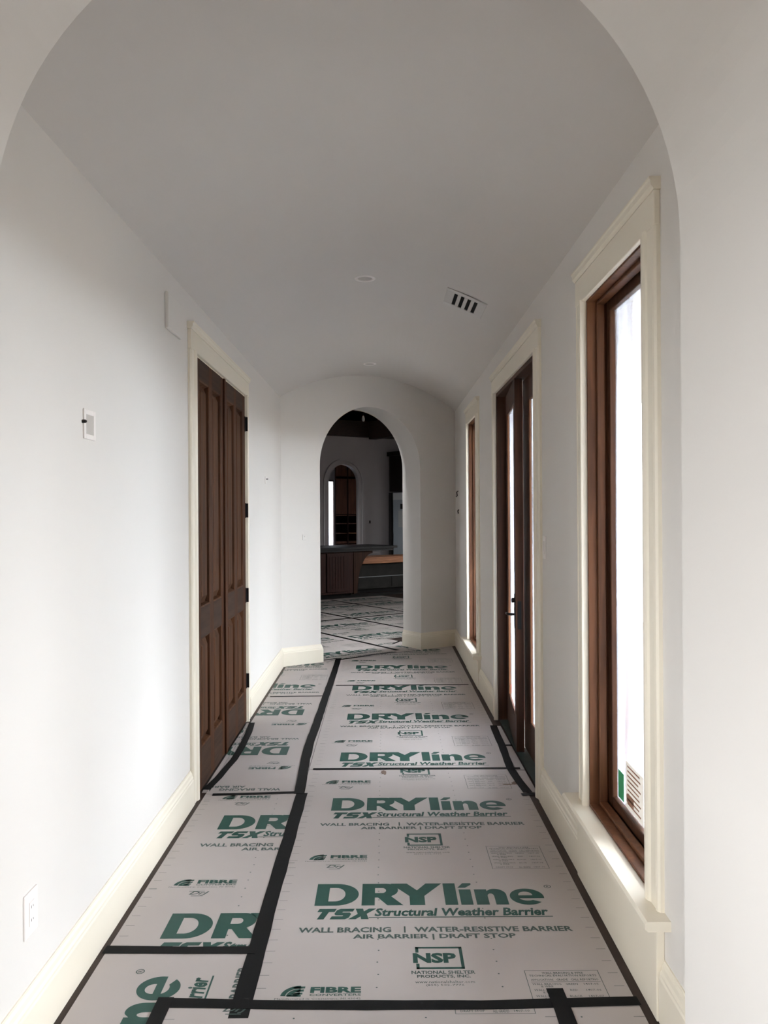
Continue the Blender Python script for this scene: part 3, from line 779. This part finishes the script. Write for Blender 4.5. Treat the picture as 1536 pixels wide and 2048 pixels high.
# bracket on the end wall
x, y = K(-0.845, 0.0)
e = empty('wall_bracket', (x, y, 1.30), TH)
MB().box(-0.02, 0.02, -0.006, 0, -0.028, 0.028).build('backing', M_wall, e, bevel=0.002)
MB().lathe([(0.003, 0), (0.003, -0.008)], (0, -0.005, 0.008), 8, 'y').build('screw', M_plategrey, e)
tag(e, 'faint white blank plate on the end wall left of the far arch', 'wall bracket')
# switch between right door and near window
e = empty('light_switch', (XR, 4.335, 1.36))
MB().box(-0.006, 0, -0.036, 0.036, -0.06, 0.06).build('cover_plate', M_white, e, bevel=0.002)
MB().box(-0.010, -0.006, -0.016, 0.016, -0.033, 0.033).build('rocker', M_white, e, bevel=0.0015)
tag(e, 'white light switch between the right door casing and the near window', 'light switch')
# two wire stubs in the far right corner
for (yy, zz, lab, pts) in ((9.30, 1.755, 'upper of two dark wire stubs near the far right corner', [(0, 0, 0.03), (-0.02, -0.02, 0.02), (-0.012, 0, -0.02), (-0.02, 0.03, -0.032)]),
                           (9.22, 1.555, 'lower short dark wire stub near the far right corner', [(0, 0, 0.022), (-0.014, -0.004, 0.01), (-0.008, 0, -0.022)])):
    o = MB().tube([(p[0], p[1], p[2]) for p in pts], 0.006).build('wire_stub', M_black, smooth=True)
    o.location = (XR, yy, zz); tag(o, lab, 'wire')

# ------------------------------------------------------------------ room beyond: shell
def kbox(name, s0, s1, t0, t1, z0, z1, m, parent=None, bevel=0.0, kind=None):
    return MB().box(s0, s1, t0, t1, z0, z1).map(K3).build(name, m, parent, bevel, kind=kind)
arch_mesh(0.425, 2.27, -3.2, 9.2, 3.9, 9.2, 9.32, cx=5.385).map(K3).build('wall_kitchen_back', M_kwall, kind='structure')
MB().box(-3.2, -3.0, 0.3, 7.4, 0, 3.9).box(-3.2, -3.0, 8.7, 9.2, 0, 3.9).box(-3.2, -3.0, 7.4, 8.7, 0, 1.0).box(-3.2, -3.0, 7.4, 8.7, 2.3, 3.9).map(K3).build('wall_kitchen_left', M_kwall, kind='structure')  # unseen opening added for cool light on the back wall
MB().box(9.0, 9.2, 0.3, 1.4, 0, 3.9).box(9.0, 9.2, 2.6, 9.2, 0, 3.9).box(9.0, 9.2, 1.4, 2.6, 0, 0.8).box(9.0, 9.2, 1.4, 2.6, 2.45, 3.9).map(K3).build('wall_kitchen_right', M_kwall, kind='structure')  # unseen opening added to light the kitchen floor
ck = kbox('ceiling_kitchen', -3.2, 9.2, 0.5, 12.8, 3.74, 3.9, M_beam, kind='structure')
for i in range(14):
    kbox('plank', -0.5, 8.8, 7.0 + i * 0.141, 7.2 + i * 0.141 + 0.136, 3.722, 3.74, M_plank, ck)
b = kbox('trim_1', -3.0, 9.0, 8.97, 9.2, 3.36, 3.72, M_beam, bevel=0.01, kind='structure')
b = kbox('trim_2', 5.95, 6.15, 1.0, 8.97, 3.30, 3.72, M_beam, bevel=0.01, kind='structure')
# casing of the arched doorway in the back wall
def arch_casing(r0, r1, spring, cx, t0, t1, z0):
    m = MB(); n = 32
    m.box(cx - r1, cx - r0, t0, t1, z0, spring); m.box(cx + r0, cx + r1, t0, t1, z0, spring)
    for i in range(n):
        a, b_ = PI * i / n, PI * (i + 1) / n
        m.prism([(cx + r * math.cos(q), spring + r * math.sin(q)) for r, q in ((r0, a), (r0, b_), (r1, b_), (r1, a))], 'y', t0, t1)
    return m
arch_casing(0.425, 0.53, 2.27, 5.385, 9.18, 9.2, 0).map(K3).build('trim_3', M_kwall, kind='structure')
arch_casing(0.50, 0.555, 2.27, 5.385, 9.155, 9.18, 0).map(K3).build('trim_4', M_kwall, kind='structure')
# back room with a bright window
MB().box(3.2, 5.92, 11.2, 11.3, 0, 3.9).box(6.33, 6.36, 11.2, 12.7, 0, 3.9).box(5.92, 6.33, 11.2, 11.3, 0, 0.30).box(5.92, 6.33, 11.2, 11.3, 2.42, 3.9).box(6.36, 9.2, 11.81, 11.9, 0, 3.9).box(8.38, 9.2, 11.2, 11.3, 0, 3.9).box(9.1, 9.2, 9.2, 11.9, 0, 3.9).box(6.36, 8.38, 11.2, 11.9, 3.17, 3.9).map(K3).build('wall_back_room', M_kwall, kind='structure')  # includes a thin return added outside the window to catch sky light
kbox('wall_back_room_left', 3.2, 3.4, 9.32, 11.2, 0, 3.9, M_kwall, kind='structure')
wf = empty('window_3', (*K(6.125, 11.22), 0), TH, kind='structure')
m = MB()
for (a, b_, c_, d_) in ((-0.24, -0.17, 0.28, 2.44), (0.185, 0.205, 0.28, 2.44)): m.box(a, b_, -0.02, 0.04, c_, d_)
m.box(-0.17, 0.185, -0.02, 0.04, 2.38, 2.44).box(-0.17, 0.185, -0.02, 0.04, 0.28, 0.34)
m.build('frame', M_win2, wf, bevel=0.003)
MB().box(-0.17, 0.185, 0.008, 0.012, 0.34, 2.38).build('pane', M_clear, wf)

# wooden shelving cabinet in the back room
cs0, ct0 = 6.36, 11.2
cb = empty('tall_cabinet', (*K(cs0, ct0), 0), TH)
Wc = 2.0; nc = 5; cw = Wc / nc
MB().box(0, Wc, 0.56, 0.60, 0, 3.1).box(0, Wc, 0.0, 0.60, 3.1, 3.16).box(0, Wc, 0.0, 0.60, 0.0, 0.10).box(0, Wc, 0.02, 0.60, 0.74, 0.80).build('carcass', M_cab, cb)
for i in range(nc + 1):
    x = i * cw
    MB().box(max(0, x - 0.022), min(Wc, x + 0.022), 0.0, 0.56, 0.10, 3.1).build('post', M_mahog, cb)
for i in range(nc):
    a, b_ = i * cw + 0.024, (i + 1) * cw - 0.024
    for (z0, z1) in ((0.12, 0.72), (1.52, 2.46), (2.52, 3.08)):
        d = MB().box(a, b_, 0.004, 0.026, z0, z1).build('door', M_cab, cb, bevel=0.002)
        MB().box(a + 0.06, b_ - 0.06, 0.0, 0.004, z0 + 0.07, z1 - 0.07).build('panel', M_cab, d, bevel=0.003)
    for z in (1.00, 1.26, 1.48):
        MB().box(a, b_, 0.02, 0.56, z, z + 0.02).build('shelf', M_lumber if (z == 1.00 and i == 1) else M_cab, cb)
tag(cb, 'tall brown wooden cabinet with open niches seen through the small arched doorway', 'cabinet')

# kitchen cabinet over wrapped refrigerator on the right
fr = empty('refrigerator', (*K(6.72, 8.42), 0), TH)
MB().box(0, 0.95, 0.02, 0.74, 0.0, 2.04).build('body', M_fridge, fr, bevel=0.006)
MB().box(0.02, 0.93, 0.0, 0.02, 0.10, 1.86).build('door', M_fridge, fr, bevel=0.006)
MB().box(0.02, 0.93, 0.0, 0.02, 1.88, 2.03).build('grille_panel', M_fridge, fr, bevel=0.004)
MB().box(-0.006, 0.0, 0.04, 0.72, 1.86, 2.03).build('top_band', mat('pale_wrap', (165, 165, 165), 0.5), fr, bevel=0.002)
MB().box(-0.004, 0.0, 0.10, 0.42, 1.20, 1.60).build('paper_sheet', mat('paper_note', (145, 145, 142), 0.7), fr)
MB().box(-0.006, 0.0, 0.10, 0.34, 1.64, 1.76).build('dark_sticker', M_dark, fr)
tag(fr, 'grey wrapped refrigerator under the dark upper cabinet beyond the far arch', 'refrigerator')
M_dkcab = wood('dark_cabinet_wood', (16, 11, 9), (26, 18, 14), 0.6, spec=0.15)
uc = empty('upper_cabinet', (*K(6.68, 8.42), 0), TH)
MB().box(0, 1.05, 0.02, 0.74, 2.07, 2.93).build('carcass', M_dkcab, uc)
for i in range(2):
    d = MB().box(0.02 + i * 0.51, 0.52 + i * 0.51, 0.0, 0.02, 2.09, 2.91).build('door', M_dkcab, uc, bevel=0.002)
    MB().box(0.09 + i * 0.51, 0.45 + i * 0.51, -0.004, 0.0, 2.17, 2.83).build('panel', M_dkcab, d, bevel=0.003)
MB().prism([(0.02, 2.93), (-0.03, 2.95), (-0.08, 3.01), (-0.08, 3.03), (0.74, 3.03), (0.74, 2.93)], 'x', -0.07, 1.12).build('crown', M_dkcab, uc)
tag(uc, 'dark wooden upper cabinet with crown above the wrapped refrigerator', 'cabinet')
sp = MB().box(-0.022, 0.022, 0.56, 0.66, 0, 2.04).build('dark_gap_strip', M_dark); sp.location = (*K(6.68, 8.5), 0); sp.rotation_euler.z = TH  # dark strip in place of the shaded gap beside the refrigerator
tag(sp, 'dark tall strip standing in for the gap at the left side of the refrigerator', 'panel')

# ------------------------------------------------------------------ kitchen island
isl = empty('kitchen_island', (*K(3.2, 5.35), 0), TH)
MB().box(-2.6, 0, 0.03, 1.05, 0.08, 0.84).build('body', M_mahog, isl)
MB().box(-2.6, -0.02, 0.08, 1.0, 0.0, 0.08).build('toe_kick', M_dark, isl)
for i in range(5):
    x0 = -0.10 - (i + 1) * 0.48
    MB().box(x0, x0 + 0.45, 0.0, 0.03, 0.12, 0.82).build('door_panel', M_mahog, isl, bevel=0.004)
    o = raised_panel(isl, 0, 0, 0, 0, 0, 1, M_mahog); bpy.data.objects.remove(o)
    for k in range(6):
        MB().box(x0 + 0.05 + k * 0.06, x0 + 0.10 + k * 0.06, -0.006, 0.0, 0.18, 0.76).build('bead_board', M_mahog, isl)
m = MB()     # curved end bracket
pts = [(0.0, 0.84), (0.42, 0.84), (0.42, 0.80)] + [(0.42 - 0.34 * math.sin(a), 0.80 - 0.72 * (1 - math.cos(a))) for a in [PI / 2 * k / 14 for k in range(15)]] + [(0.0, 0.06)]
m.prism(pts, 'y', 0.02, 0.10).build('curved_bracket', M_ext, isl, bevel=0.004)
m = MB().prism([(-2.7, 0.0), (0.86, 0.0), (0.96, 0.04), (1.0, 0.14), (1.0, 1.10), (-2.7, 1.10)], 'z', 0.885, 0.925)
m.v = [(v[0], v[1] - 0.06, v[2]) for v in m.v]
m.build('countertop', M_slab, isl, bevel=0.004)
m = MB().prism([(-2.68, 0.0), (0.80, 0.0), (0.90, 0.06), (0.94, 0.14), (0.94, 1.06), (-2.68, 1.06)], 'z', 0.845, 0.885)
m.v = [(v[0], v[1] - 0.03, v[2]) for v in m.v]
m.build('countertop_edge', M_slab, isl)
MB().box(0.0, 0.05, 0.3, 1.0, 0.0, 0.845).build('end_panel', M_ext, isl)
tag(isl, 'reddish brown kitchen island with dark overhanging countertop beyond the far arch', 'kitchen island')
# low covered bench and lumber behind the overhang
lb = empty('low_cabinet', (*K(3.62, 5.95), 0), TH)
MB().box(0, 2.4, 0.0, 0.75, 0.07, 0.56).build('body', M_covered, lb, bevel=0.01)
MB().box(0.03, 2.37, 0.05, 0.7, 0.0, 0.07).build('toe_kick', M_dark, lb)
MB().box(0.0, 2.4, -0.014, 0.0, 0.30, 0.315).build('cover_fold', M_fridge, lb)
for k in range(3): MB().box(0.04 + k * 0.8, 0.76 + k * 0.8, -0.01, 0, 0.10, 0.28).build('door', M_covered, lb, bevel=0.003)
tag(lb, 'low dark covered cabinet right of the island under the lumber slab', 'cabinet')
lu = MB().prism([(0.0, 0.05), (0.05, 0.0), (1.9, 0.0), (1.9, 0.5), (0.1, 0.5), (0.02, 0.3)], 'z', 0.0, 0.13).build('lumber_slab', M_lumber, bevel=0.012)
lu.location = (*K(3.68, 5.86), 0.565); lu.rotation_euler.z = TH
tag(lu, 'light raw lumber slab with a rough end lying right of the island', 'lumber')
mt = MB().box(0, 1.9, 0, 0.42, 0.0, 0.006).build('dark_floor_mat', M_covered); mt.location = (*K(2.95, 5.32), 0.0075); mt.rotation_euler.z = TH
tag(mt, 'dark mat on the floor at the foot of the low cabinet', 'mat')
# hanging bulb
e = empty('hanging_bulb', (*K(3.02, 4.75), 3.20)); hx = e.location
MB().tube([(0, 0, 0.07), (0, 0, 0.54)], 0.004).build('cord', M_black, e)
MB().lathe([(0.012, 0.06), (0.016, 0.045), (0.024, 0.02), (0.026, -0.01), (0.021, -0.03), (0.010, -0.042)], (0, 0, 0), 16).build('bulb', M_plategrey, e, smooth=True)
tag(e, 'small unlit white bulb hanging below the kitchen beams', 'light bulb')
# outlet on kitchen back wall
e = empty('wall_outlet', (*K(6.12, 9.2), 1.33), TH)
MB().box(-0.03, 0.03, -0.006, 0, -0.05, 0.05).build('cover_plate', M_kwall, e); MB().box(-0.018, 0.018, -0.009, -0.006, -0.034, 0.034).build('receptacle', M_dark, e)
tag(e, 'dark outlet on the kitchen back wall between doorway and refrigerator', 'outlet')

# ------------------------------------------------------------------ outside the right wall
MB().box(-70, 70, -60, 70, -0.35, -0.14).build('ground_patio', M_concrete, kind='structure')  # stretched far past the patio and darkened to cut light from below
MB().box(1.05, 3.6, 1.6, 9.6, 2.80, 2.95).build('ceiling_porch', M_porch, kind='structure')
MB().box(3.6, 3.75, 1.6, 10.2, 2.55, 2.95).build('trim_5', M_stucco, kind='structure')
MB().box(3.45, 3.85, 5.6, 6.0, -0.06, 2.55).box(3.45, 3.85, 9.6, 10.0, -0.06, 2.55).build('wall_porch_piers', M_stucco, kind='structure')
MB().box(9, 9.2, 2, 22, -0.06, 2.2).build('wall_garden', M_stucco, kind='structure')

# daylight portals at the openings
for (W) in (W1, W2, (DR[0], DR[1], 0.1, DR[3])):
    area('daylight_portal', (XR + 0.22, (W[0] + W[1]) / 2, (W[2] + W[3]) / 2), (-1, 0, 0), W[1] - W[0], W[3] - W[2], 0, portal=True)
a = K(9.1, 2.0); area('daylight_portal', (a[0], a[1], 1.625), (-CT, -ST, 0), 1.2, 1.65, 0, portal=True)
a = K(-3.1, 8.05); area('daylight_portal', (a[0], a[1], 1.65), (CT, ST, 0), 1.3, 1.3, 0, portal=True)
a = K(6.12, 11.34); area('daylight_portal', (a[0], a[1], 1.36), (ST, -CT, 0), 0.4, 2.12, 0, portal=True)
